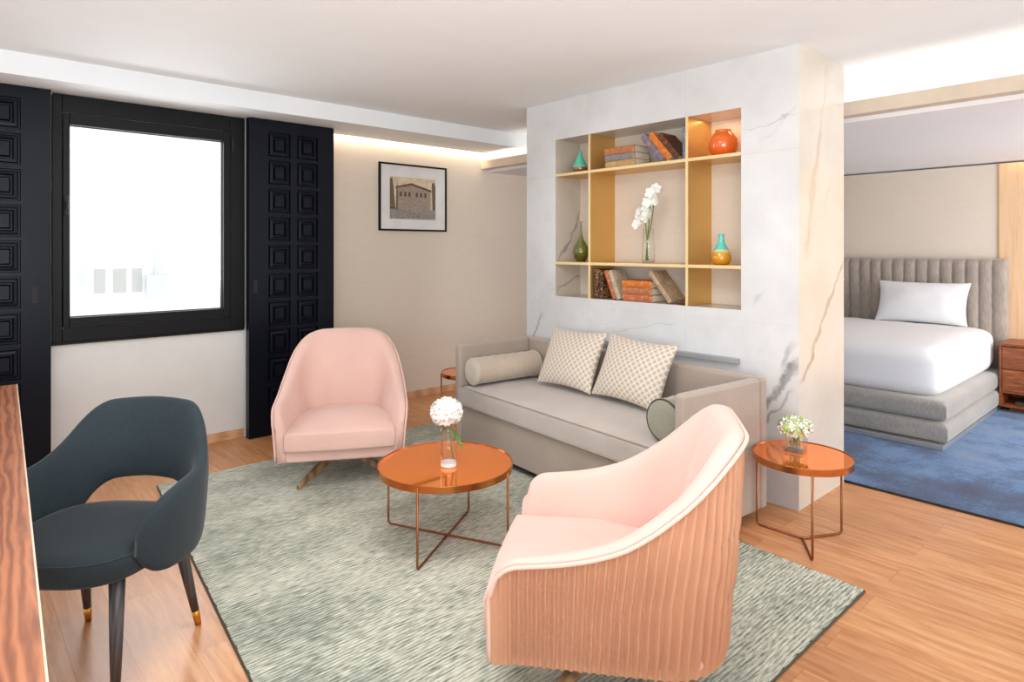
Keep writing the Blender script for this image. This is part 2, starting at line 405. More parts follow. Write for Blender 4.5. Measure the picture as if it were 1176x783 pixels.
def sm(t): t = max(0., min(1., t)); return t * t * (3 - 2 * t)
def interp(pts, s):
    if s <= pts[0][0]: return pts[0][1]
    for (a, va), (b, vb) in zip(pts, pts[1:]):
        if s <= b: return va + (vb - va) * (s - a) / (b - a)
    return pts[-1][1]
def interp_s(pts, s, k=.05):
    return sum(interp(pts, s + d * k) for d in (-1, -.5, 0, .5, 1)) / 5

# ------------------------------------------------------------ the room
H = 2.58
struct(obj('floor', B(-2.6, 8.2, -1.4, 5.4, -.06, 0), M['floor']))
struct(obj('ceiling', B(-2.6, 8.2, -1.4, 5.4, H, H + .08), M['ceiling']))
bm = bmesh.new()     # wall with the window opening
WY = 5.0
box(bm, -2.6, .53, WY, 5.4, 0, H); box(bm, 1.735, 2.45, WY, 5.4, 0, H); box(bm, .53, 1.735, WY, 5.4, 0, .84); box(bm, .53, 1.735, WY, 5.4, 2.46, H)
struct(obj('wall_window', bm, M['white_wall']))
struct(obj('wall_left', B(2.45, 8.2, 5.2, 5.4, 0, H), M['wallpaper']))
struct(obj('wall_right', B(7.4, 7.6, -1.4, 5.2, 0, 2.245), M['wallpaper']))
bm = bmesh.new(); box(bm, 4.36, 4.42, -1.4, 5.2, 2.285, H); box(bm, 4.36, 7.6, -1.4, 5.2, 2.262, 2.285)
struct(obj('ceiling_soffit', bm, M['soffit']))
bm = bmesh.new(); box(bm, 4.26, 4.36, -1.4, 5.2, 2.290, 2.305); box(bm, 4.26, 4.28, -1.4, 5.2, 2.305, 2.375)
struct(obj('trim_1', bm, M['lip']), 'pale timber lip of the lit ceiling shelf')
bmc = bmesh.new(); box(bmc, -2.6, 2.45, 4.61, 5.0, 2.448, H)
box(bmc, 2.45, 4.36, 4.61, 5.14, 2.448, H); box(bmc, 2.45, 4.36, 5.14, 5.2, 2.515, H)
struct(obj('trim_2', bmc, M['ceiling']), 'white boxed cornice above the window')
struct(obj('baseboard_window', B(.52, 1.73, 4.985, 5.0, 0, .068), M['baseboard'], bevel=.003))
struct(obj('baseboard_left', B(2.45, 7.4, 5.185, 5.2, 0, .068), M['baseboard'], bevel=.003))
struct(obj('baseboard_right', B(7.385, 7.4, -1.4, 5.185, 0, .05), M['baseboard'], bevel=.003))
struct(obj('trim_3', B(7.388, 7.4, -1.4, 1.344, .05, 2.245), M['oak_panel']), 'oak veneer panel on the bedroom wall')
struct(obj('trim_4', B(7.386, 7.4, 1.344, 1.350, .05, 2.245), M['gold']), 'thin metal strip between wallpaper and oak panel')

# marble pier with the niche
bm = bmesh.new()
X0, X1, Y0, Y1, NY0, NY1, NZ0, NZ1, NB = 3.516, 4.15, 1.53, 3.713, 1.87, 3.391, 1.084, 2.283, 3.80
box(bm, X0, X1, Y0, Y1, 0, NZ0); box(bm, X0, X1, Y0, Y1, NZ1, H); box(bm, X0, X1, Y0, NY0, NZ0, NZ1); box(bm, X0, X1, NY1, Y1, NZ0, NZ1)
box(bm, NB, X1, NY0, NY1, NZ0, NZ1)
bm.normal_update()
for f in bm.faces:
    c = f.calc_center_median()
    if abs(f.normal.x) > .5: f.material_index = 3 if (c.x > 3.7 and c.x < 3.9) else 0
    elif NY0 - .001 <= c.y <= NY1 + .001 and NZ0 - .001 <= c.z <= NZ1 + .001: f.material_index = 2
    else: f.material_index = 1
struct(obj('wall_center', bm, None, mats=[M['marble_front'], M['marble_side'], M['marble_niche'], M['wallpaper']]))

# window
wt = bpy.data.objects.new('window_1', None); C.objects.link(wt); wt.location = (1.125, 5.0, .84); struct(wt, 'black framed window with a bright view')
def W(name, bm, mat, parent=wt, **k):
    o = obj(name, bm, mat, parent, **k); o.matrix_parent_inverse = Matrix.Translation(-wt.location) if parent is wt else Matrix.Identity(4); return o
bm = bmesh.new()
box(bm, .532, .585, 4.97, 5.10, .842, 2.444); box(bm, 1.625, 1.733, 4.97, 5.10, .842, 2.444); box(bm, .585, 1.625, 4.97, 5.10, .842, .93); box(bm, .585, 1.625, 4.97, 5.10, 2.33, 2.444)
W('window_frame', bm, M['black_frame'], bevel=.004)
bm = bmesh.new()
box(bm, .587, .622, 4.955, 5.04, .935, 2.325); box(bm, 1.572, 1.622, 4.955, 5.04, .935, 2.325); box(bm, .622, 1.572, 4.955, 5.04, .935, 1.0); box(bm, .622, 1.572, 4.955, 5.04, 2.25, 2.325)
W('sash', bm, M['black_frame'], bevel=.004)
bm = bmesh.new(); box(bm, .622, .628, 4.985, 5.0, 1.0, 2.25); box(bm, 1.566, 1.572, 4.985, 5.0, 1.0, 2.25); box(bm, .628, 1.566, 4.985, 5.0, 1.0, 1.006); box(bm, .628, 1.566, 4.985, 5.0, 2.244, 2.25)
W('glazing_seal', bm, M['seal'])
W('pane', B(.628, 1.566, 4.998, 5.004, 1.006, 2.244), M['pane'])
bm = bmesh.new(); box(bm, .592, .615, 4.935, 4.957, 1.66, 1.79); box(bm, .597, .610, 4.905, 4.937, 1.70, 1.75); W('window_handle', bm, M['seal'], bevel=.003)
bm = bmesh.new(); box(bm, 1.628, 1.648, 4.950, 4.972, 2.18, 2.28); W('hinge', bm, M['seal'], bevel=.003)
W('window_sill', B(.52, 1.73, 4.972, 5.0, .825, .842), M['black_frame'], bevel=.003)

# panelled sliding shutters
def shutter(name, x0, x1, cols, rows, pull, label):
    t = thing(name, label, 'shutter', ((x0 + x1) / 2, 4.92, 0))
    ox = (x0 + x1) / 2
    bm = bmesh.new(); Y_ = 4.952 - 4.92
    PW, PH = .088, .097
    # face built as a grid so that the coffers are sunk into it
    xs = sorted(set([x0 - ox, x1 - ox] + [c - ox + s * PW for c in cols for s in (-1, 1)])); zs = sorted(set([0.004, 2.443] + [r + s * PH for r in rows for s in (-1, 1)]))
    front = -.030
    inner = []
    def q(x0_, x1_, z0_, z1_, y):
        return [bm.verts.new(p) for p in ((x0_, y, z0_), (x1_, y, z0_), (x1_, y, z1_), (x0_, y, z1_))]
    def cell(a, b, c, d):
        return any(abs((a + b) / 2 + ox - cx) < 1e-4 for cx in cols) and any(abs((c + d) / 2 - r) < 1e-4 for r in rows)
    for a, b in zip(xs, xs[1:]):
        for c, d in zip(zs, zs[1:]):
            if cell(a, b, c, d):
                steps = [(0, front), (.003, front + .020), (.012, front + .020), (.018, front + .004), (.034, front + .001), (.040, front + .022), (.048, front + .022), (.056, front + .002)]
                prev = None
                for ins, y in steps:
                    cur = q(a + ins, b - ins, c + ins, d - ins, y)
                    if prev:
                        for i in range(4): bm.faces.new((prev[i], prev[(i + 1) % 4], cur[(i + 1) % 4], cur[i]))
                    prev = cur
                bm.faces.new(prev)
            else: bm.faces.new(q(a, b, c, d, front))
    bmesh.ops.remove_doubles(bm, verts=bm.verts, dist=1e-5)
    a, b = x0 - ox, x1 - ox
    v = q(a, b, .004, 2.443, .030); bm.faces.new(v[::-1])
    vf = q(a, b, .004, 2.443, front)
    for i in range(4): bm.faces.new((vf[(i + 1) % 4], vf[i], v[i], v[(i + 1) % 4]))
    bmesh.ops.remove_doubles(bm, verts=bm.verts, dist=1e-5)
    obj('panelled_leaf', bm, M['navy'], t)
    bm = bmesh.new(); px = pull - ox
    for s in (-1, 1): box(bm, px + s * .014 - .002, px + s * .014 + .002, front - .003, front + .001, 1.11, 1.21)
    for zz in (1.11, 1.206): box(bm, px - .012, px + .012, front - .003, front + .001, zz, zz + .004)
    box(bm, px - .012, px + .012, front - .001, front + .0005, 1.114, 1.206)
    obj('flush_pull', bm, M['seal'], t)
    return t
rows = [2.253 - .2185 * k for k in range(10)]
shutter('panelled_shutter', 1.735, 2.425, [1.968, 2.197], rows, 1.783, 'navy coffered sliding shutter right of the window, beside the pink armchair')
shutter('panelled_shutter', -.17, .517, [.05, .279], [r + .02 for r in rows], .437, 'navy coffered sliding shutter left of the window, behind the desk')

# outside: pale buildings in glare
t = thing('pale_building', 'overexposed pale building with grey windows seen through the glass', 'building', (2.5, 14.2, -2))
o_ = Matrix.Translation((-2.5, -14.2, 2))
def OB(name, bm, mat):
    o = obj(name, bm, mat, t); o.matrix_parent_inverse = Matrix.Translation((-2.5, -14.2, 2)); return o
OB('facade', B(1.0, 3.6, 14.02, 15.5, -2, 1.25), M['plaster_out'])
for x0, x1 in ((2.134, 2.314), (2.441, 2.656), (2.759, 2.922)): OB('window', B(x0, x1, 13.99, 14.02, .60, 1.06), M['out_window'])
OB('pale_window', B(1.87, 2.02, 13.99, 14.02, .78, 1.13), M['out_pale'])
OB('tower', B(3.13, 3.30, 13.9, 14.02, .90, 1.45), M['out_pale'])
OB('annex', B(2.98, 3.42, 13.85, 14.01, .48, .93), M['out_pale'])

# ------------------------------------------------------------ shelf unit in the niche
su = thing('niche_shelving', 'gold metal shelving grid set in the marble niche', 'shelf', (3.6, 2.63, NZ0))
def S(name, bm, mat, **k):
    o = obj(name, bm, mat, su, **k); o.matrix_parent_inverse = Matrix.Translation(-Vector(su.location)); return o
D1, D2, S1, S2, TH = 3.050, 2.238, 1.337, 2.010, .010
for z in (S1, S2):
    s_ = S('shelf', B(X0 + .004, NB - .001, NY0 + .001, NY1 - .001, z - TH, z + TH), M['gold'])
    o = obj('edge_strip', B(X0, X0 + .004, NY0 + .001, NY1 - .001, z - TH, z + TH), M['gold_edge'], s_); o['label'] = 'pale gold front edge'
for y in (D1, D2):
    for a, b in ((NZ0 + .001, S1 - TH), (S1 + TH, S2 - TH), (S2 + TH, NZ1 - .001)):
        s_ = S('divider', B(X0 + .004, NB - .001, y - .009, y + .009, a, b), M['gold'])
        o = obj('edge_strip', B(X0, X0 + .004, y - .009, y + .009, a, b), M['gold_edge'], s_); o['label'] = 'pale gold front edge'
for o in bpy.data.objects:
    if o.name.startswith('edge_strip'): o.matrix_parent_inverse = Matrix.Identity(4)
Z1s, Z2s = S1 + TH, S2 + TH

# ---- ceramics
def vase(name, prof, mat, loc, label, cat='vase', n=36):
    bm = lathe(bmesh.new(), prof, n); o = obj(name, bm, mat, smooth=True); o.location = loc; return tag(o, label, cat)
tear = [(.030, 0), (.045, .004), (.055, .02), (.057, .04), (.050, .062), (.036, .09), (.022, .12), (.013, .145), (.010, .165), (.011, .172), (.006, .172), (.005, .15)]
vase('teardrop_vase', tear, M['teal_brown'], (3.60, 3.215, Z2s), 'small turquoise teardrop vase with brown base on the top left shelf')
vase('teardrop_vase', [(.034, 0), (.050, .006), (.060, .03), (.060, .055), (.050, .085), (.034, .112), (.022, .135), (.017, .16), (.018, .188), (.020, .192), (.014, .192), (.012, .16)], M['teal_amber'],
     (3.60, 2.045, Z1s), 'turquoise necked vase with amber bowl on the right middle shelf')
vase('ginger_jar', [(.045, 0), (.062, .006), (.082, .04), (.090, .075), (.086, .11), (.066, .142), (.050, .152), (.047, .160), (.052, .168), (.044, .168), (.040, .15)], M['orange'],
     (3.64, 2.055, Z2s), 'round orange glazed jar on the top right shelf', 'jar')
vase('bottle_vase', [(.030, 0), (.034, .006), (.050, .03), (.060, .06), (.062, .085), (.054, .115), (.036, .145), (.020, .17), (.012, .20), (.008, .24), (.006, .29), (.008, .305), (.005, .305), (.004, .24)], M['olive'],
     (3.60, 3.205, Z1s), 'olive green glass bottle vase with long thin neck')

# ---- flowers
def petal_ball(bm, c, rx, rz, n, size, seed, cup=.4):
    rnd = random.Random(seed)
    for i in range(n):
        zz = 1 - 1.75 * (i + .5) / n; a = i * 2.39996 + rnd.random() * .3; rr = math.sqrt(max(0, 1 - zz * zz))
        d = Vector((rr * math.cos(a), rr * math.sin(a), zz)); k = .82 + .25 * rnd.random()
        p = Vector(c) + Vector((d.x * rx, d.y * rx, d.z * rz)) * k
        u = d.cross(Vector((.3, .2, 1))).normalized(); v = d.cross(u)
        ph = rnd.random() * PI
        for q in range(4):
            aa = ph + q * PI / 2; e = u * math.cos(aa) + v * math.sin(aa); f = u * -math.sin(aa) + v * math.cos(aa); s = size * (.8 + .4 * rnd.random())
            vs = [bm.verts.new(p), bm.verts.new(p + e * s * .55 + f * s * .38 + d * s * cup * .3), bm.verts.new(p + e * s + d * s * cup), bm.verts.new(p + e * s * .55 - f * s * .38 + d * s * cup * .3)]
            bm.faces.new(vs)
    return bm
def leaf(bm, p, d, L, wd, n=6):
    p, d = Vector(p), Vector(d).normalized(); s = d.cross(Vector((0, 0, 1)))
    if s.length < .1: s = Vector((1, 0, 0))
    s.normalize(); up = s.cross(d); prev = None
    for i in range(n + 1):
        t = i / n; c = p + d * L * t - Vector((0, 0, 1)) * L * .35 * t * t; k = wd * math.sin(PI * min(1, t * .97 + .03))
        cur = [bm.verts.new(c - s * k + up * k * .3), bm.verts.new(c), bm.verts.new(c + s * k + up * k * .3)]
        if prev:
            for a in (0, 1): bm.faces.new((prev[a], prev[a + 1], cur[a + 1], cur[a]))
        prev = cur
    return bm
def cyl_vase(r, h, base=.018, th=.003):
    return lathe(bmesh.new(), [(r * .98, 0), (r, .002), (r, h), (r - th, h), (r - th, base), (0.001, base)], 36, cap=False)

# ------------------------------------------------------------ books
def book(L, T, D, cm, loc, label, orient='flat', tilt=0., pages=True, group=None, ry=0., raised=4):
    """book: L spine length, T thickness, D depth. local: length along y, thickness z, spine at -x"""
    t = thing('book', label, 'book', loc, 0., group)
    c = .0028
    bm = bmesh.new()
    box(bm, c, D, -L / 2, L / 2, 0, c); box(bm, c, D, -L / 2, L / 2, T - c, T)
    obj('cover', bm, cm, t, bevel=.0008)
    bm = bmesh.new(); n = 8; rows_ = []
    for s in (-1, 1):
        row = []
        for i in range(n + 1):
            a = PI * i / n; row.append(bm.verts.new((c - math.sin(a) * T * .16, s * L / 2, T / 2 - math.cos(a) * T / 2)))
        rows_.append(row)
    for i in range(n): bm.faces.new((rows_[0][i], rows_[0][i + 1], rows_[1][i + 1], rows_[1][i]))
    bm.faces.new(rows_[0][::-1]); bm.faces.new(rows_[1])
    for k in range(raised):
        y = -L / 2 + L * (k + 1) / (raised + 1); tube(bm, [(c - math.sin(PI * i / n) * T * .18, y, T / 2 - math.cos(PI * i / n) * T / 2) for i in range(1, n)], .0022, 6)
    obj('spine', bm, cm, t, smooth=False)
    obj('page_block', B(c, D - .006, -L / 2 + .004, L / 2 - .004, c, T - c), M['paper'], t)
    t.rotation_euler = (tilt, 0, ry)
    return t
bk = {n: book_mat('leather_' + n, c, tr, f, a) for n, c, tr, f, a in (
    ('tan', (196, 122, 76), (236, 190, 140), 70, .6), ('grey', (150, 140, 140), (220, 190, 150), 70, .5), ('cream', (214, 172, 112), (120, 92, 70), 60, .5),
    ('violet', (132, 120, 142), (230, 170, 90), 50, .6), ('orange', (226, 124, 44), (250, 196, 90), 60, .7), ('brown', (98, 54, 34), (200, 120, 60), 50, .5),
    ('ornate', (70, 40, 26), (236, 178, 92), 90, 1.), ('rust', (206, 116, 72), (240, 200, 160), 60, .6), ('beige', (190, 160, 128), (226, 206, 178), 50, .5), ('pale', (206, 186, 160), (236, 224, 200), 50, .4),
    ('blue', (120, 130, 150), (220, 190, 130), 40, .4))}
XB = 3.545
zt = Z2s + .0005
for i, (m_, T_, lb) in enumerate((('cream', .048, 'cream spined book, bottom of the stack on the top shelf'), ('grey', .046, 'grey spined book, middle of the stack on the top shelf'), ('tan', .048, 'tan leather book, topmost of the stack on the top shelf'))):
    book(.27 - .004 * i, T_, .17, bk[m_], (XB, 2.79 + .003 * i, zt), lb, ry=R(1.5 * (i - 1))); zt += T_ + .0006
book(.235, .046, .16, bk['violet'], (XB, 2.545, Z2s + .029), 'violet grey book leaning on the top shelf stack', tilt=0)
book(.235, .048, .17, bk['orange'], (XB, 2.50, Z2s + .03), 'bright orange book leaning beside the violet one', tilt=0)
book(.225, .040, .17, bk['brown'], (XB, 2.44, Z2s + .03), 'dark brown book leaning behind the orange one', tilt=0)
book(.20, .030, .17, bk['blue'], (XB - .012, 2.27, Z2s + .10), 'slim blue grey book standing upright against the divider', tilt=0)
lean = [b for b in bpy.data.objects if b.type == 'EMPTY' and b.name.startswith('book')]
def set_lean(b, L, T, y_low, z0, ang):
    """top end leans toward +y (left in the picture); lower right corner rests at (y_low, z0)"""
    a = PI - ang            # direction of the +y axis: up and toward... (cos a, sin a) with cos<0 would lean to -y
    a = ang                 # (cos ang, sin ang): +y and up
    # thickness axis = (-sin a, cos a): the book's other face lies toward -y / up
    b.rotation_euler = (a, 0, 0)
    # lowest corner is local (y=-L/2, z=0)
    cy, cz = math.cos(a) * (-L / 2), math.sin(a) * (-L / 2)
    b.location.y = y_low - cy; b.location.z = z0 - cz
L4 = lean[3:7]
set_lean(L4[0], .235, .046, 2.462, Z2s + .001, R(49))
set_lean(L4[1], .235, .048, 2.400, Z2s + .001, R(49))
set_lean(L4[2], .225, .040, 2.335, Z2s + .001, R(49))
set_lean(L4[3], .20, .030, 2.281, Z2s + .001, R(90))
# bottom shelf
zb = NZ0 + .001
b1 = book(.215, .050, .16, bk['ornate'], (XB, 3.0, zb), 'gold dotted dark book standing at the left of the bottom shelf'); set_lean(b1, .215, .050, 3.036, zb, R(90))
b1 = book(.205, .034, .16, bk['ornate'], (XB, 3.0, zb), 'slimmer dark book with gold dots standing right of the thicker dotted one'); set_lean(b1, .205, .034, 2.982, zb, R(90))
b2 = book(.215, .030, .16, bk['rust'], (XB, 2.9, zb), 'rust coloured book leaning left on the bottom shelf'); set_lean(b2, .215, .030, 2.856, zb, R(67))
b3 = book(.215, .034, .15, bk['pale'], (XB, 2.9, zb), 'pale leather book leaning against the rust one'); set_lean(b3, .215, .034, 2.819, zb, R(67))
zt = zb
for i, (m_, lb) in enumerate((('rust', 'lowest book in the rust and tan stack on the bottom shelf'), ('tan', 'middle book in the rust and tan stack on the bottom shelf'), ('orange', 'topmost orange book of the bottom shelf stack'))):
    book(.245, .047, .19, bk[m_], (XB, 2.645 + .002 * i, zt), lb); zt += .0476
b4 = book(.25, .034, .17, bk['beige'], (XB, 2.4, zb), 'large beige book leaning on the bottom shelf stack'); set_lean(b4, .25, .036, 2.394, zb, R(50))
b4.location.y -= .0
book(.085, .020, .17, bk['brown'], (XB + .02, 2.296, zb), 'thin brown book lying flat in the bottom shelf corner')

# orchid in glass on the middle shelf
t = thing('orchid_vase', 'white orchid stems in a tall clear glass vase', 'vase', (3.62, 2.605, Z1s))
obj('glass_vase', lathe(bmesh.new(), [(.038, 0), (.044, .002), (.046, .03), (.042, .12), (.038, .24), (.036, .24), (.040, .12), (.043, .02), (.001, .018)], 36, cap=False), M['clear'], t, smooth=True)
obj('glass_base', lathe(bmesh.new(), [(.039, .002), (.042, .018)], 32), M['thick_base'], t, smooth=False)
bm = bmesh.new()
tips = []
for a, (ey, ez) in enumerate(((.03, .36), (-.03, .42), (-.07, .47))):
    pts = [(0, .02 - .01 * a, .02), (0, .01, .15), (0, ey * .5 + .01, .28), (-.02, ey, ez)]; tube(bm, pts, .004, 7); tips.append(pts[-1])
obj('stem', bm, M['green'], t, smooth=True)
bm = bmesh.new(); rnd = random.Random(3)
for k in range(22):
    f = k / 21; c = Vector((-.03 + rnd.uniform(-.03, .02), .055 - .13 * f + rnd.uniform(-.035, .035), .275 + .22 * f + rnd.uniform(-.03, .03)))
    d = Vector((-1, rnd.uniform(-.6, .4), rnd.uniform(-.3, .4))).normalized(); u = d.cross(Vector((0, 0, 1))).normalized(); v = d.cross(u)
    for q in range(5):
        aa = q * 2 * PI / 5 + rnd.random(); e = u * math.cos(aa) + v * math.sin(aa); f_ = u * -math.sin(aa) + v * math.cos(aa); s = .040
        ring = [c, c + e * s * .35 + f_ * s * .42 + d * s * .1, c + e * s * .8 + f_ * s * .35 + d * s * .3, c + e * s + d * s * .25, c + e * s * .8 - f_ * s * .35 + d * s * .3, c + e * s * .35 - f_ * s * .42 + d * s * .1]
        bm.faces.new([bm.verts.new(p) for p in ring])
obj('blossom', bm, M['petal'], t)

# ------------------------------------------------------------ picture
t = thing('framed_picture', 'black framed sepia photograph of a gabled building on the wallpaper', 'picture', (3.405, 5.2, 1.935))
PX, PZ, fw = .385, .32, .017
bm = bmesh.new(); box(bm, -PX, PX, -.028, -.003, PZ - fw, PZ); box(bm, -PX, PX, -.028, -.003, -PZ, -PZ + fw); box(bm, -PX, -PX + fw, -.028, -.003, -PZ + fw, PZ - fw); box(bm, PX - fw, PX, -.028, -.003, -PZ + fw, PZ - fw)
obj('frame', bm, M['black_frame'], t, bevel=.002)
obj('mount', B(-PX + fw, PX - fw, -.016, -.006, -PZ + fw, PZ - fw), M['mat'], t)
def print_mat(name, c, var=.15, sc=30):
    n = NT(name); k = n.noise(n.coord(scale=(1, 1, 1.6)), sc, 4, .7)
    n.set(Base_Color=n.ramp(k, [(.3, tuple(int(x * (1 - var)) for x in c)), (.7, tuple(min(255, int(x * (1 + var))) for x in c))]), Roughness=.6); return n.m
pr = obj('photo_print', B(-.27, .25, -.018, -.016, -.205, .195), print_mat('sepia_sky', (216, 198, 174), .12, 12), t)
def flat(name, pts, y, mat):
    bm = bmesh.new(); a = [bm.verts.new((x, y, z)) for x, z in pts]; b = [bm.verts.new((x, y + .0006, z)) for x, z in pts]
    bm.faces.new(a[::-1]); bm.faces.new(b); n = len(pts)
    for i in range(n): bm.faces.new((a[i], a[(i + 1) % n], b[(i + 1) % n], b[i]))
    return obj(name, bm, mat, pr)
flat('printed_building', [(-.20, -.13), (-.20, .09), (-.03, .125), (.19, .07), (.19, -.13)], -.0190, print_mat('sepia_wall', (156, 143, 130), .25, 60))
flat('printed_roof', [(-.21, .085), (-.21, .10), (-.03, .142), (.20, .085), (.20, .065), (-.03, .12)], -.0196, print_mat('sepia_roof', (92, 76, 62), .1))
flat('printed_ground', [(-.27, -.205), (-.27, -.10), (.02, -.135), (.25, -.10), (.25, -.205)], -.0196, print_mat('sepia_ground', (146, 141, 134), .2, 40))
flat('printed_tree', [(-.27, -.11), (-.27, .17), (-.245, .19), (-.23, .1), (-.21, -.11)], -.0196, print_mat('sepia_tree', (112, 96, 78), .2, 50))

flat('printed_tree', [(.215, -.11), (.205, .15), (.235, .17), (.25, .12), (.25, -.11)], -.0196, bpy.data.materials['sepia_tree'])
flat('printed_tree', [(-.205, -.12), (-.20, .05), (-.19, .16), (-.18, .05), (-.185, -.12)], -.0200, bpy.data.materials['sepia_tree'])
for wx in (-.15, -.10, -.055, .03, .08, .13):
    flat('printed_window', [(wx - .012, .01), (wx - .012, .055), (wx + .012, .052), (wx + .012, .01)], -.0196, bpy.data.materials['sepia_roof'])
# ------------------------------------------------------------ rugs
def quad_slab(pts, z0, z1):
    bm = bmesh.new(); a = [bm.verts.new((x, y, z0)) for x, y in pts]; b = [bm.verts.new((x, y, z1)) for x, y in pts]
    bm.faces.new(a[::-1]); bm.faces.new(b)
    for i in range(4): bm.faces.new((a[i], a[(i + 1) % 4], b[(i + 1) % 4], b[i]))
    return bm
rp = [(.66, .985), (2.89, .985), (3.03, 4.30), (.98, 4.30)]
t = thing('area_rug', 'sage and cream streaked rug under the armchairs and coffee table', 'rug', (0, 0, 0))
obj('pile', quad_slab(rp, .001, .012), M['rug'], t)
bm = bmesh.new()
def wavy(p, q, n=60):
    p, q = Vector(p), Vector(q); return [p.lerp(q, i / n) + Vector((0, 0, .0015 * math.sin(i * 2.1))) for i in range(n + 1)]
tube(bm, wavy((.66, .985, .006), (.98, 4.30, .006)), .006, 6); tube(bm, wavy((.66, .985, .006), (2.89, .985, .006)), .006, 6); tube(bm, wavy((2.89, .985, .006), (3.03, 4.3, .006)), .0055, 6); tube(bm, wavy((.98, 4.3, .006), (3.03, 4.3, .006)), .0055, 6)
obj('bound_edge', bm, M['rug_edge'], t, smooth=True)
t = thing('area_rug', 'mottled blue rug under the bed', 'rug', (0, 0, 0))
obj('pile', quad_slab([(4.17, -.6), (7.05, -.6), (7.05, 3.8), (4.17, 3.8)], .001, .010), M['blue_rug'], t)
obj('bound_edge', tube(bmesh.new(), [(4.167, -.6, .006), (4.167, 3.8, .006)], .007, 6), M['seal'], t, smooth=True)

# ------------------------------------------------------------ sofa
sofa = thing('sofa', 'taupe upholstered sofa with box arms against the marble wall', 'sofa', (2.78, 3.70, 0), R(-90 - 5))
# local frame: +x runs along the sofa (toward the camera side), +y runs to the back
SW, SD, AT, AZ = 2.04, .71, .065, .755
bm = bmesh.new(); box(bm, AT, SW - AT, .02, SD - AT, .055, .325)
o = obj('seat_base', bm, M['linen_plain'], sofa, bevel=.012)
obj('plinth_rail', B(.05, SW - .05, .03, SD - .05, .04, .056), M['seal'], sofa)
def arm_bm(x0, x1): return box(bmesh.new(), x0, x1, 0, SD - AT, .055, AZ)
for x0 in (0, SW - AT):
    obj('arm', arm_bm(x0, x0 + AT), M['linen_plain'], sofa, bevel=.02, seg=4)
obj('back_panel', B(0, SW, SD - AT, SD, .055, AZ), M['linen_plain'], sofa, bevel=.02, seg=4)
obj('seat_cushion', softbox(AT + .004, SW - AT - .004, -.015, SD - AT, .33, .462, crown=.024, pe=22, n=40, wr=.004, h0=.72), M['linen'], sofa, smooth=True)
ca, cb, cc, cd = AT + .012, SW - AT - .012, -.012, SD - AT - .01
for zz in (.338, .462):
    obj('cushion_piping', tube(bmesh.new(), rod_path([(ca, cd, zz), (ca, cc, zz), (cb, cc, zz), (cb, cd, zz)], .03), .0045, 8), M['linen_plain'], sofa, smooth=True)
for x in (.12, SW - .12):
    for y in (.08, SD - .08): obj('leg', lathe(bmesh.new(), [(.018, .0125 if y < .2 else 0), (.024, .045)], 16, c=(x, y, 0)), M['seal'], sofa, smooth=True)
RS = Matrix.Translation((2.78, 3.70, 0)) @ Matrix.Rotation(R(-95), 4, 'Z')
def on_sofa(x, y, z): return RS @ Vector((x, y, z))
ledge = obj('metal_ledge', B(3.470, 3.5155, 1.875, 2.90, .768, .798), paint('ledge_grey', (172, 174, 178), .35, .3), bevel=.003); tag(ledge, 'narrow grey metal ledge on the marble behind the sofa', 'ledge')

def bolster(name, mat, capmat, cord, loc, rz, L, r, label):
    t = thing(name, label, 'cushion', loc, rz)
    Mx = Matrix.Rotation(R(90), 4, 'Y')
    bm = bmesh.new()
    prof = [(r * .98, -L / 2)] + [(r * (1 + .02 * math.sin(i * 1.7) + .012 * math.sin(i * 4.1)), -L / 2 + L * i / 24) for i in range(1, 24)] + [(r * .98, L / 2)]
    lathe(bm, prof, 40, cap=False, M_=Mx); obj('bolster_sleeve', bm, mat, t, smooth=True)
    for s in (-1, 1):
        bm = bmesh.new(); pr_ = [(r * .98, s * L / 2), (r * .9, s * (L / 2 + .006)), (r * .5, s * (L / 2 + .012)), (.004, s * (L / 2 + .008))]
        lathe(bm, pr_, 40, M_=Mx); e = obj('end_cap', bm, capmat, t, smooth=True)
        bm = bmesh.new(); tube(bm, [(s * (L / 2), r * math.cos(a * PI / 20), r * math.sin(a * PI / 20)) for a in range(40)], .0045, 6, closed=True); obj('piping', bm, cord, e, smooth=True)
    return t
M['cap_beige'] = fabric('beige_cap', (206, 194, 178), .04, 200, .2, .3)
p = on_sofa(.17, .325, .478 + .097); bolster('bolster_cushion', M['ribbed'], M['cap_beige'], M['cap_beige'], p, R(-5), .56, .094, 'beige ribbed bolster cushion lying along the left sofa arm')
p = on_sofa(SW - .178, .345, .478 + .110); bolster('bolster_cushion', M['sage'], M['sage'], M['dark_cord'], p, R(-5), .56, .106, 'grey green bolster cushion with dark piping by the right sofa arm')
def throw(name, label, w_, h_, T_, loc, rot, group=None):
    bm = soft(lambda u, v: w_ / 2 * u, lambda u, v: h_ / 2 * v, 30, 30, T_, T_ * .35, pe=2.3, pinch=.10, bottom_flat=0., wr=.006, seed=loc[0])
    o = obj(name, bm, M['lattice'], smooth=True); o.location = loc; o.rotation_euler = rot; return tag(o, label, 'cushion', group)
def cushion_rot(yaw, lean, roll=0.):
    # local x = width, local y = height, local z = face normal
    m = Matrix.Rotation(yaw, 3, 'Z') @ Matrix.Rotation(R(90) - lean, 3, 'X') @ Matrix.Rotation(roll, 3, 'Z'); return m.to_euler()
p = on_sofa(.70, .505, .692); throw('throw_pillow', 'left lattice patterned throw pillow, nearer the beige bolster', .54, .42, .06, p, cushion_rot(R(-95), R(24), R(1)))
p = on_sofa(1.255, .515, .692); throw('throw_pillow', 'right lattice patterned throw pillow, nearer the grey green bolster', .56, .42, .06, p, cushion_rot(R(-95), R(24), R(-2)))

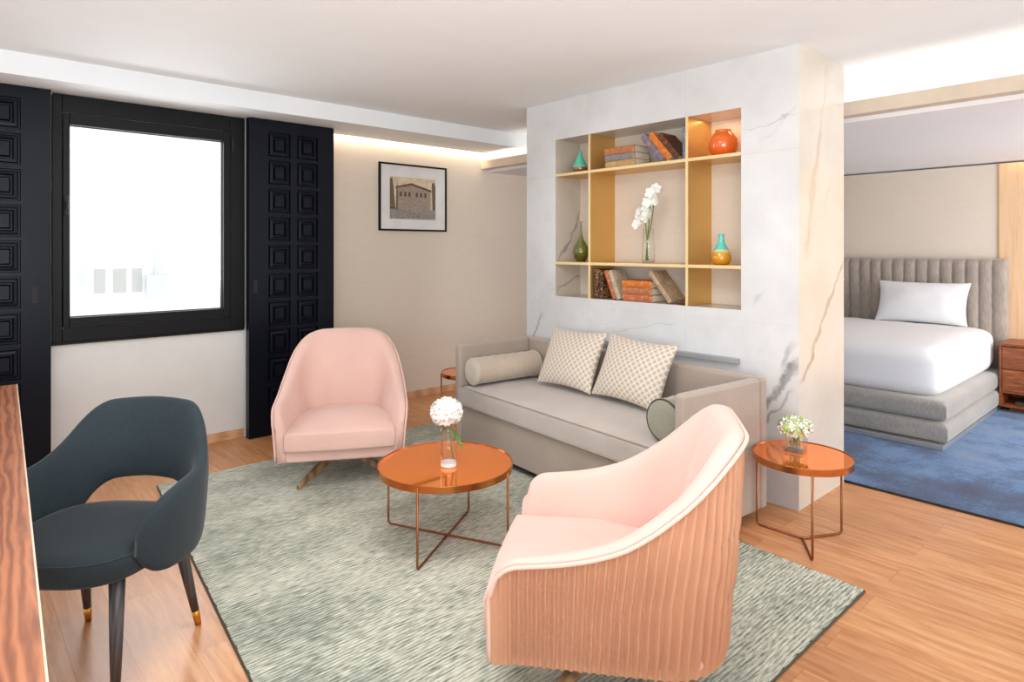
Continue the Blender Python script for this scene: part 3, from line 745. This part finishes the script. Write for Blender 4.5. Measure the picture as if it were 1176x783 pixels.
# ------------------------------------------------------------ pink swivel armchairs
def armchair(label, loc, rz):
    t = thing('swivel_armchair', label, 'armchair', loc, rz)     # local: front = -y
    f, rc = -.38, .21
    Hp = [(0, .50), (.10, .512), (.25, .53), (.38, .56), (.48, .605), (.58, .685), (.67, .77), (.76, .838), (.84, .866), (1.0, .872), (2.0, .872)]
    def plan(s, w_, b_, r_, fr=f):
        """s in 0..1 of the half path: front-left corner -> back centre, returns (x,y) with x<0"""
        L1, L2, L3 = (b_ - r_) - fr, r_ * PI / 2, w_ - r_
        # fixed shares so that columns line up between curves
        if s < .52: return (-w_, fr + L1 * s / .52)
        if s < .80:
            a = (s - .52) / .28 * PI / 2; return (-w_ + r_ - r_ * math.cos(a), b_ - r_ + r_ * math.sin(a))
        return (-w_ + r_ + L3 * (s - .80) / .20, b_)
    def arc(s):
        if s < .52: return .59 * s / .52
        if s < .80: return .59 + .33 * (s - .52) / .28
        return .92 + .17 * (s - .80) / .20
    def top(s):
        a = arc(s); h = interp_s(Hp, a, .05)
        if a < .09: h -= .085 * (1 - math.sqrt(max(0, 1 - (1 - a / .09) ** 2)))
        return h
    N = 300
    def frac(i): 
        q = i / N; return (q * 2, 1) if q <= .5 else ((1 - q) * 2, -1)
    def P(i, inset, z):
        s, side = frac(i); k = (z - .2) / .67
        w_ = .365 + .028 * min(1, k * 1.8) - .072 * sm((k - .42) / .6); b_ = .335 + .052 * k; rr = rc - .035 * sm((k - .3) / .7)
        x, y = plan(s, w_ - inset, b_ - inset, max(.03, rr - inset * .6)); 
        return Vector((x if side > 0 else -x, y + (inset * .0), z))
    def inset_seat(s): return .062 + .085 * sm(s / .55) + .05 * sm((s - .6) / .4)
    # outer pleated skin
    NZ = 16; bm = bmesh.new(); NP = 640; cols_ = []
    def P2(j, inset, z): return P(j * N / NP, inset, z)
    for j in range(NP + 1):
        s, _ = frac(j * N / NP); h = top(s) - .004; col = []
        ph = (j / NP) * 72 * 2 * PI + 1.3 * noise.noise(Vector((j * .021, 4.2, 0)))
        for k in range(NZ + 1):
            z = .2 + (h - .2) * k / NZ; amp = .0125 * (.15 + .85 * sm(s / .08)) * min(1, k / 1.5 + .4) * (1 if k < NZ else .3)
            jit = .8 * noise.noise(Vector((j * .02, z * 9, 1.7)))
            d = amp * (abs(math.sin((ph + jit) / 2)) ** .7 * 2 - 1) * -1
            col.append(bm.verts.new(P2(j, -d + .010 * sm(s / .08), z)))
        cols_.append(col)
    for a, b in zip(cols_, cols_[1:]):
        for k in range(NZ): bm.faces.new((a[k], a[k + 1], b[k + 1], b[k]))
    o = obj('pleated_shell', bm, M['peach'], t, smooth=True); o['label'] = 'pleated peach outer cover'
    # inner upholstery
    bm = bmesh.new(); cols_ = []
    for j in range(0, N + 1, 2):
        s, _ = frac(j); h = top(s); di = inset_seat(s); ci = min(.07, di * .75); zs = .27
        ge = sm(s / .08); col = [P(j, .006 + .026 * ge, .2), P(j, .006 + .024 * ge, h - .022), P(j, .012, h - .008), P(j, .004, h + .001), P(j, .010, h + .011), P(j, ci * .45, h + .016), P(j, ci * .8, h + .008), P(j, ci, h - .012)]
        for k in range(1, 9):
            q = k / 8; z = (h - .012) + (zs - (h - .012)) * q; col.append(P(j, ci + (di - ci) * (q ** .8) + .010 * math.sin(PI * q), z))
        col.append(P(j, di, .2))
        cols_.append([bm.verts.new(c) for c in col])
    for a, b in zip(cols_, cols_[1:]):
        for k in range(len(a) - 1): bm.faces.new((a[k], a[k + 1], b[k + 1], b[k]))
        bm.faces.new((a[-1], a[0], b[0], b[-1]))
    # rounded arm fronts
    for col, sgn in ((cols_[0], 1), (cols_[-1], -1)):
        prev = col
        for d, sc in ((.012, .90), (.018, .72)):
            cur = []
            cx = sum(v.co.x for v in col) / len(col); cz = sum(v.co.z for v in col) / len(col)
            for v in col:
                cur.append(bm.verts.new((cx + (v.co.x - cx) * sc, f - d, max(.2, v.co.z - (1 - sc) * .10))))
            n = len(col)
            for k in range(n): bm.faces.new((prev[k], prev[(k + 1) % n], cur[(k + 1) % n], cur[k]) if sgn < 0 else (prev[(k + 1) % n], prev[k], cur[k], cur[(k + 1) % n]))
            prev = cur
        bm.faces.new(prev if sgn < 0 else prev[::-1])
    obj('inner_upholstery', bm, M['pink'], t, smooth=True)
    # piping
    pts = [P(0, 0, .21 + (top(0) - .22) * k / 6) + Vector((0, -.006, 0)) for k in range(7)] + [P(i, -.003, top(frac(i)[0]) - .001) for i in range(0, N + 1, 3)] + [P(N, 0, .21 + (top(0) - .22) * k / 6) + Vector((0, -.006, 0)) for k in range(6, -1, -1)]
    obj('piping', tube(bmesh.new(), pts, .0065, 8), M['pink_piping'], t, smooth=True)
    # seat deck and front
    obj('front_rail', softbox(-.335, .335, -.388, -.25, .195, .285, pe=20, n=12, h0=.7), M['pink'], t, smooth=True)
    obj('seat_deck', softbox(-.33, .33, -.36, .29, .195, .27, pe=14, n=12, rc=.12), M['pink'], t, smooth=True)
    def wv(v): return .315 - .085 * sm((v + .2) / 1.2)
    o = obj('seat_cushion', soft(lambda u, v: wv(v) * u, lambda u, v: -.09 + .325 * v - .012 * (1 - u * u) * (v < 0) * abs(v), 34, 34, .060, .050, pe=16., z=.318, wr=.006, seed=2., h0=.75), M['pink'], t, smooth=True)
    # swivel base
    bm = lathe(bmesh.new(), [(.04, .13), (.045, .16), (.05, .195), (.11, .198), (.11, .205)], 24); h_ = obj('swivel_hub', bm, M['black_frame'], t, smooth=True)
    for k in range(4):
        a = R(52) + k * PI / 2; d = Vector((math.cos(a), math.sin(a), 0)); s = Vector((-d.y, d.x, 0)); bm = bmesh.new(); prev = None
        for r0, z0, wd, hh in ((.02, .165, .030, .045), (.14, .125, .028, .04), (.30, .07, .022, .032), (.405, .026, .015, .026)):
            zb_ = max(.0125 if True else 0, z0 - hh / 2); c = d * r0
            cur = [bm.verts.new(c - s * wd + Vector((0, 0, zb_))), bm.verts.new(c + s * wd + Vector((0, 0, zb_))), bm.verts.new(c + s * wd * .6 + Vector((0, 0, z0 + hh / 2))), bm.verts.new(c - s * wd * .6 + Vector((0, 0, z0 + hh / 2)))]
            if prev:
                for i in range(4): bm.faces.new((prev[i], prev[(i + 1) % 4], cur[(i + 1) % 4], cur[i]))
            else: bm.faces.new(cur[::-1])
            prev = cur
        bm.faces.new(prev); obj('leg', bm, M['oak_leg'], t, bevel=.004)
    return t
# front = local -y ; facing angle A -> rz = A + 90
ac = armchair('pink velvet armchair facing the camera, in front of the navy shutter', (1.955, 3.80, 0), R(240 + 90))
dup(ac, (1.750, 1.378, 0), R(128 + 90), 'pink armchair with pleated back turned to the camera, in the foreground')

# ------------------------------------------------------------ dark dining chair
dc = thing('dining_armchair', 'slate blue upholstered armchair with brass tipped legs at the desk', 'chair', (.425, 2.62, 0), R(225 + 90))
N = 96; bm = bmesh.new(); cols_ = []
for i in range(N + 1):
    q = -1 + 2 * i / N; th = q * R(129); a = abs(math.degrees(th))
    Ht = interp_s([(0, .862), (30, .852), (44, .805), (58, .72), (74, .665), (95, .65), (110, .63), (121, .59), (129, .50)], a, 6)
    Lo = interp_s([(0, .560), (22, .550), (34, .51), (46, .43), (60, .385), (90, .37), (110, .38), (121, .41), (129, .475)], a, 5)
    s_, c_ = math.sin(th), math.cos(th); e = .80
    px_ = math.copysign(abs(s_) ** e, s_); py_ = math.copysign(abs(c_) ** e, c_)
    def pos(z, off):
        k = (z - .40) / .42; W_ = .297 + .02 * k - .03 * max(0, k - .5) ; Bk = .235 + .055 * k; Fk = .30
        return Vector(((W_ + off) * px_, (Bk + off) * py_ if py_ > 0 else (Fk) * py_ * .95, z))
    T_ = .024 * (1 if a < 110 else max(.10, 1 - ((a - 110) / 19.5) ** 2))
    zm, hh = (Ht + Lo) / 2, (Ht - Lo) / 2; col = []
    M_ = 20
    for k in range(M_):
        b = 2 * PI * k / M_; cb, sb = math.cos(b), math.sin(b)
        off = T_ * math.copysign(abs(cb) ** .55, cb); zz = zm + hh * math.copysign(abs(sb) ** .62, sb)
        n_in = .012 * math.sin(PI * (zz - Lo) / max(.01, Ht - Lo)) if cb < 0 else 0
        col.append(bm.verts.new(pos(zz, off - n_in)))
    cols_.append(col)
for a, b in zip(cols_, cols_[1:]):
    for k in range(20): bm.faces.new((a[k], a[(k + 1) % 20], b[(k + 1) % 20], b[k]))
for col, fl in ((cols_[0], 0), (cols_[-1], 1)):
    cen = sum((v.co for v in col), Vector()) / 20; tip = bm.verts.new(cen + Vector((0, -.002, 0)))
    for k in range(20):
        f3 = (col[k], col[(k + 1) % 20], tip); bm.faces.new(f3[::-1] if fl else f3)
obj('wrap_backrest', bm, M['teal'], dc, smooth=True)
def sup(a, n_=3.0):
    c, s = math.cos(a), math.sin(a); return math.copysign(abs(c) ** (2 / n_), c), math.copysign(abs(s) ** (2 / n_), s)
bm = bmesh.new(); rings = []
for r, z in ((.0, .395), (.80, .395), (.93, .398), (.97, .41), (.985, .44), (.995, .462), (.985, .474), (.95, .484), (.80, .494), (.5, .500), (.0, .502)):
    ring = []
    for i in range(48):
        c, s = sup(2 * PI * i / 48); ring.append(bm.verts.new((.262 * c * max(r, .01), -.045 + .255 * s * max(r, .01), z)))
    rings.append(ring)
for a, b in zip(rings, rings[1:]):
    for i in range(48): bm.faces.new((a[i], a[(i + 1) % 48], b[(i + 1) % 48], b[i]))
bm.faces.new(rings[0][::-1]); bm.faces.new(rings[-1]); obj('seat', bm, M['teal'], dc, smooth=True)
pp = [(.258 * sup(2 * PI * i / 60)[0], -.045 + .251 * sup(2 * PI * i / 60)[1], .474) for i in range(60)]
obj('seat_seam', tube(bmesh.new(), pp, .003, 6, closed=True), M['teal'], dc, smooth=True)
for sx in (-1, 1):
    for (y0, y1) in ((-.19, -.25), (.14, .225)):
        top_ = Vector((sx * .185, y0, .40)); ft = Vector((sx * .22, y1, 0)); bm = bmesh.new()
        def at(z): return ft.lerp(top_, z / .40)
        tube(bm, [at(.40), at(.2), at(.062)], .024, 20, r_end=.0135); lg = obj('leg', bm, M['dark_leg'], dc, smooth=True)
        obj('brass_tip', tube(bmesh.new(), [at(.062), at(.03), at(0)], .0142, 20, r_end=.011), M['brass'], lg, smooth=True)['label'] = 'brass foot'

# ------------------------------------------------------------ desk
t = thing('desk', 'long walnut desk at the left with pale edge', 'desk', (.296, 4.13, 0), R(-3.3))
obj('desk_top', B(-.95, -.004, -3.25, 0, .715, .75), M['walnut'], t, bevel=.001)
obj('edge_band', B(-.004, .0, -3.25, 0, .715, .7505), M['edge_band'], t)
for y in (-.06, -3.23): obj('leg_panel', B(-.93, -.25, y - .02, y + .02, 0, .715), M['walnut'], t)

# ------------------------------------------------------------ copper tables
def round_table(name, label, loc, r, h, angs, lr, foot, rz=0., cross=True):
    t = thing(name, label, 'table', loc, rz)
    bm = lathe(bmesh.new(), [(r - .012, h - .032), (r, h - .032), (r, h), (r - .004, h + .001), (r - .004, h - .006), (r - .012, h - .006)], 96, cap=False)
    bm.faces.ensure_lookup_table(); obj('rim', bm, M['copper_rim'], t, smooth=False, bevel=.0008)
    obj('mirror_top', lathe(bmesh.new(), [(r - .005, h - .012), (r - .005, h - .003)], 96), M['copper_top'], t)
    if cross:
        for i, (a, b) in enumerate(angs):
            pa = Vector((math.cos(a), math.sin(a), 0)) * lr; pb = Vector((math.cos(b), math.sin(b), 0)) * lr; z_ = foot + .012 * i
            pts = rod_path([pa + Vector((0, 0, h - .008)), pa + Vector((0, 0, z_)), pb + Vector((0, 0, z_)), pb + Vector((0, 0, h - .008))], .02)
            obj('leg_frame', tube(bmesh.new(), pts, .0058, 10), M['copper'], t, smooth=True)
    else:
        for a in angs:
            pa = Vector((math.cos(a), math.sin(a), 0)) * lr
            pts = rod_path([pa + Vector((0, 0, h - .008)), pa + Vector((0, 0, foot)), Vector((0, 0, foot))], .02)
            obj('leg', tube(bmesh.new(), pts, .0058, 10), M['copper'], t, smooth=True)
    return t
round_table('coffee_table', 'round copper mirror topped coffee table on the rug', (1.862, 2.552, .012), .333, .378, [(R(212), R(32)), (R(115), R(295))], .336, .006)
st_ = round_table('side_table', 'round copper side table at the corner of the marble wall', (3.185, 1.370, 0), .232, .425, [R(91), R(214), R(332)], .233, .006, cross=False)
dup(st_, (3.27, 4.15, 0), R(60), 'copper side table half hidden beyond the left sofa arm')

# hydrangea on the coffee table
CT = .378 + .012 - .002
t = thing('hydrangea_vase', 'white hydrangea in a clear cylinder vase on the coffee table', 'vase', (1.846, 2.504, CT))
obj('glass_vase', cyl_vase(.042, .205), M['clear'], t, smooth=True)
obj('glass_base', lathe(bmesh.new(), [(.0385, .001), (.0385, .02)], 32), paint('frosted_base', (240, 240, 242), .2), t)
obj('stem', tube(bmesh.new(), [(.02, -.01, .03), (.01, 0, .12), (.0, .01, .22)], .0035, 8), M['green'], t, smooth=True)
bm = leaf(bmesh.new(), (.005, 0, .185), (.3, -.5, -.6), .10, .026); leaf(bm, (0, .0, .18), (-.7, .3, -.1), .07, .02); obj('leaf', bm, M['green'], t, smooth=True)
obj('flower_head', petal_ball(bmesh.new(), (-.005, .012, .262), .068, .060, 300, .022, 5), M['petal'], t)
# posy on the side table
t = thing('flower_posy', 'small glass cube with green and white flowers on the side table', 'vase', (3.235, 1.428, .423), R(8))
bm = bmesh.new(); a = .050; box(bm, -a, a, -a, a, 0, .080)
for f in [f for f in bm.faces if f.normal.z > .5 or all(v.co.z > .07 for v in f.verts)]: bm.faces.remove(f)
g = obj('glass_cube', bm, M['clear'], t); s_ = g.modifiers.new('wall', 'SOLIDIFY'); s_.thickness = .004
obj('glass_base', B(-.044, .044, -.044, .044, .002, .022), M['thick_base'], t)
bm = bmesh.new(); rnd = random.Random(9)
for k in range(9): tube(bm, [(rnd.uniform(-.03, .03), rnd.uniform(-.03, .03), .024), (rnd.uniform(-.035, .035), rnd.uniform(-.035, .035), .11)], .002, 6)
obj('stem', bm, M['green'], t, smooth=True)
obj('green_bloom', petal_ball(bmesh.new(), (0, 0, .118), .070, .042, 120, .022, 21), M['pale_green'], t)
obj('white_bloom', petal_ball(bmesh.new(), (0, 0, .120), .078, .046, 110, .017, 33), M['petal'], t)
bm = bmesh.new()
for k in range(12): a = k * PI / 6; leaf(bm, (.02 * math.cos(a), .02 * math.sin(a), .10), (math.cos(a), math.sin(a), .45 + .3 * (k % 2)), .07, .012)
obj('leaf', bm, M['green'], t, smooth=True)

# ------------------------------------------------------------ bedroom
bed = thing('bed', 'double bed with tiered grey velvet base and white bedding', 'bed', (6.3, 2.15, 0))
def Bd(name, bm, mat, **k):
    o = obj(name, bm, mat, bed, **k); o.matrix_parent_inverse = Matrix.Translation((-6.3, -2.15, 0)); return o
Bd('plinth', B(5.28, 7.2, 1.28, 3.0, .0105, .045), M['silver'], bevel=.003)
Bd('lower_tier', softbox(5.325, 7.24, 1.265, 3.05, .045, .195, pe=50, n=40, h0=.38), M['bed_grey'], smooth=True)
Bd('upper_tier', softbox(5.335, 7.24, 1.275, 3.04, .196, .345, pe=50, n=40, h0=.38), M['bed_grey'], smooth=True)
Bd('duvet', softbox(5.39, 7.25, 1.325, 3.0, .325, .72, crown=.02, pe=14, h0=.35, n=44, rc=.05, wr=.006), M['white_linen'], smooth=True)
hb = bmesh.new(); Yh0, Yh1, chn = 1.27, 3.25, 19
n_ = chn * 10; colp = []
for i in range(n_ + 1):
    y = Yh0 + (Yh1 - Yh0) * i / n_; k = abs(math.sin(PI * chn * i / n_)); d = .022 * k ** .45
    colp.append([hb.verts.new((7.385, y, .10)), hb.verts.new((7.28 - d, y, .10)), hb.verts.new((7.275 - d, y, .7)), hb.verts.new((7.27 - d, y, 1.27)), hb.verts.new((7.275 - d * .9, y, 1.315)), hb.verts.new((7.30 - d * .3, y, 1.345)), hb.verts.new((7.33, y, 1.352)), hb.verts.new((7.385, y, 1.352))])
for a, b in zip(colp, colp[1:]):
    for k in range(7): hb.faces.new((a[k], b[k], b[k + 1], a[k + 1]))
    hb.faces.new((a[7], b[7], b[0], a[0]))
hb.faces.new(colp[0]); hb.faces.new(colp[-1][::-1])
o = Bd('headboard', hb, M['headboard'], smooth=True)
def bed_pillow(label, loc, w_, h_):
    bm = soft(lambda u, v: w_ / 2 * u, lambda u, v: h_ / 2 * v, 30, 26, .085, .03, pe=2.6, pinch=.07, bottom_flat=0., wr=.012, seed=loc[1])
    o = obj('bed_pillow', bm, M['white_linen'], smooth=True); o.location = loc; o.rotation_euler = cushion_rot(R(-90), R(20)); return tag(o, label, 'pillow')
bed_pillow('white pillow propped on the grey headboard, nearest the nightstand', (7.08, 1.90, .925), .78, .42)
bed_pillow('white pillow mostly hidden behind the edge of the marble wall', (7.08, 3.02, .925), .78, .42)
ns = thing('nightstand', 'walnut nightstand with two drawers beside the bed', 'nightstand', (7.16, 1.03, .0))
def Nn(name, bm, mat, parent=None, **k):
    o = obj(name, bm, mat, parent or ns, **k)
    if parent is None: o.matrix_parent_inverse = Matrix.Translation((-7.16, -1.03, 0))
    return o
bm = bmesh.new(); nx0, nx1, ny0, ny1, nz0, nz1 = 6.93, 7.38, .78, 1.262, .06, .612
box(bm, nx0, nx1, ny0, ny1, nz1 - .018, nz1); box(bm, nx0, nx1, ny0, ny1, nz0, nz0 + .018); box(bm, nx0, nx1, ny1 - .018, ny1, nz0 + .018, nz1 - .018); box(bm, nx0, nx1, ny0, ny0 + .018, nz0 + .018, nz1 - .018)
box(bm, nx1 - .012, nx1, ny0 + .018, ny1 - .018, nz0 + .018, nz1 - .018); box(bm, nx0 + .01, nx1 - .012, ny0 + .018, ny1 - .018, .180, .196)
box(bm, nx0 + .13, nx1 - .02, ny0 + .05, ny1 - .05, 0, nz0)
Nn('case', bm, M['walnut_night'])
for a, b in ((.392, .586), (.200, .386)):
    d_ = Nn('drawer', B(nx0 + .004, nx1 - .04, ny0 + .021, ny1 - .021, a, b), M['walnut_night'], bevel=.002)
mg = obj('magazine', B(6.98, 7.22, .86, 1.16, nz0 + .019, nz0 + .045), paint('dark_magazine', (70, 56, 50), .5), bevel=.002); tag(mg, 'dark magazine lying in the open nightstand compartment', 'magazine')

for o in bpy.data.objects:
    n = o.name.split('.')[0]
    if o.parent is None and 'label' in o:
        g = {'swivel_armchair': 'pink swivel armchairs', 'throw_pillow': 'lattice throw pillows on the sofa', 'bolster_cushion': 'bolster cushions at the sofa arms', 'bed_pillow': 'white pillows on the bed',
             'panelled_shutter': 'navy shutters beside the window', 'area_rug': 'rugs on the oak floor', 'side_table': 'small copper side tables', 'teardrop_vase': 'teardrop vases in the niche'}.get(n)
        if n == 'book': g = 'books on the top shelf' if o.location.z > 1.9 else 'books on the bottom shelf'
        if g: o['group'] = g
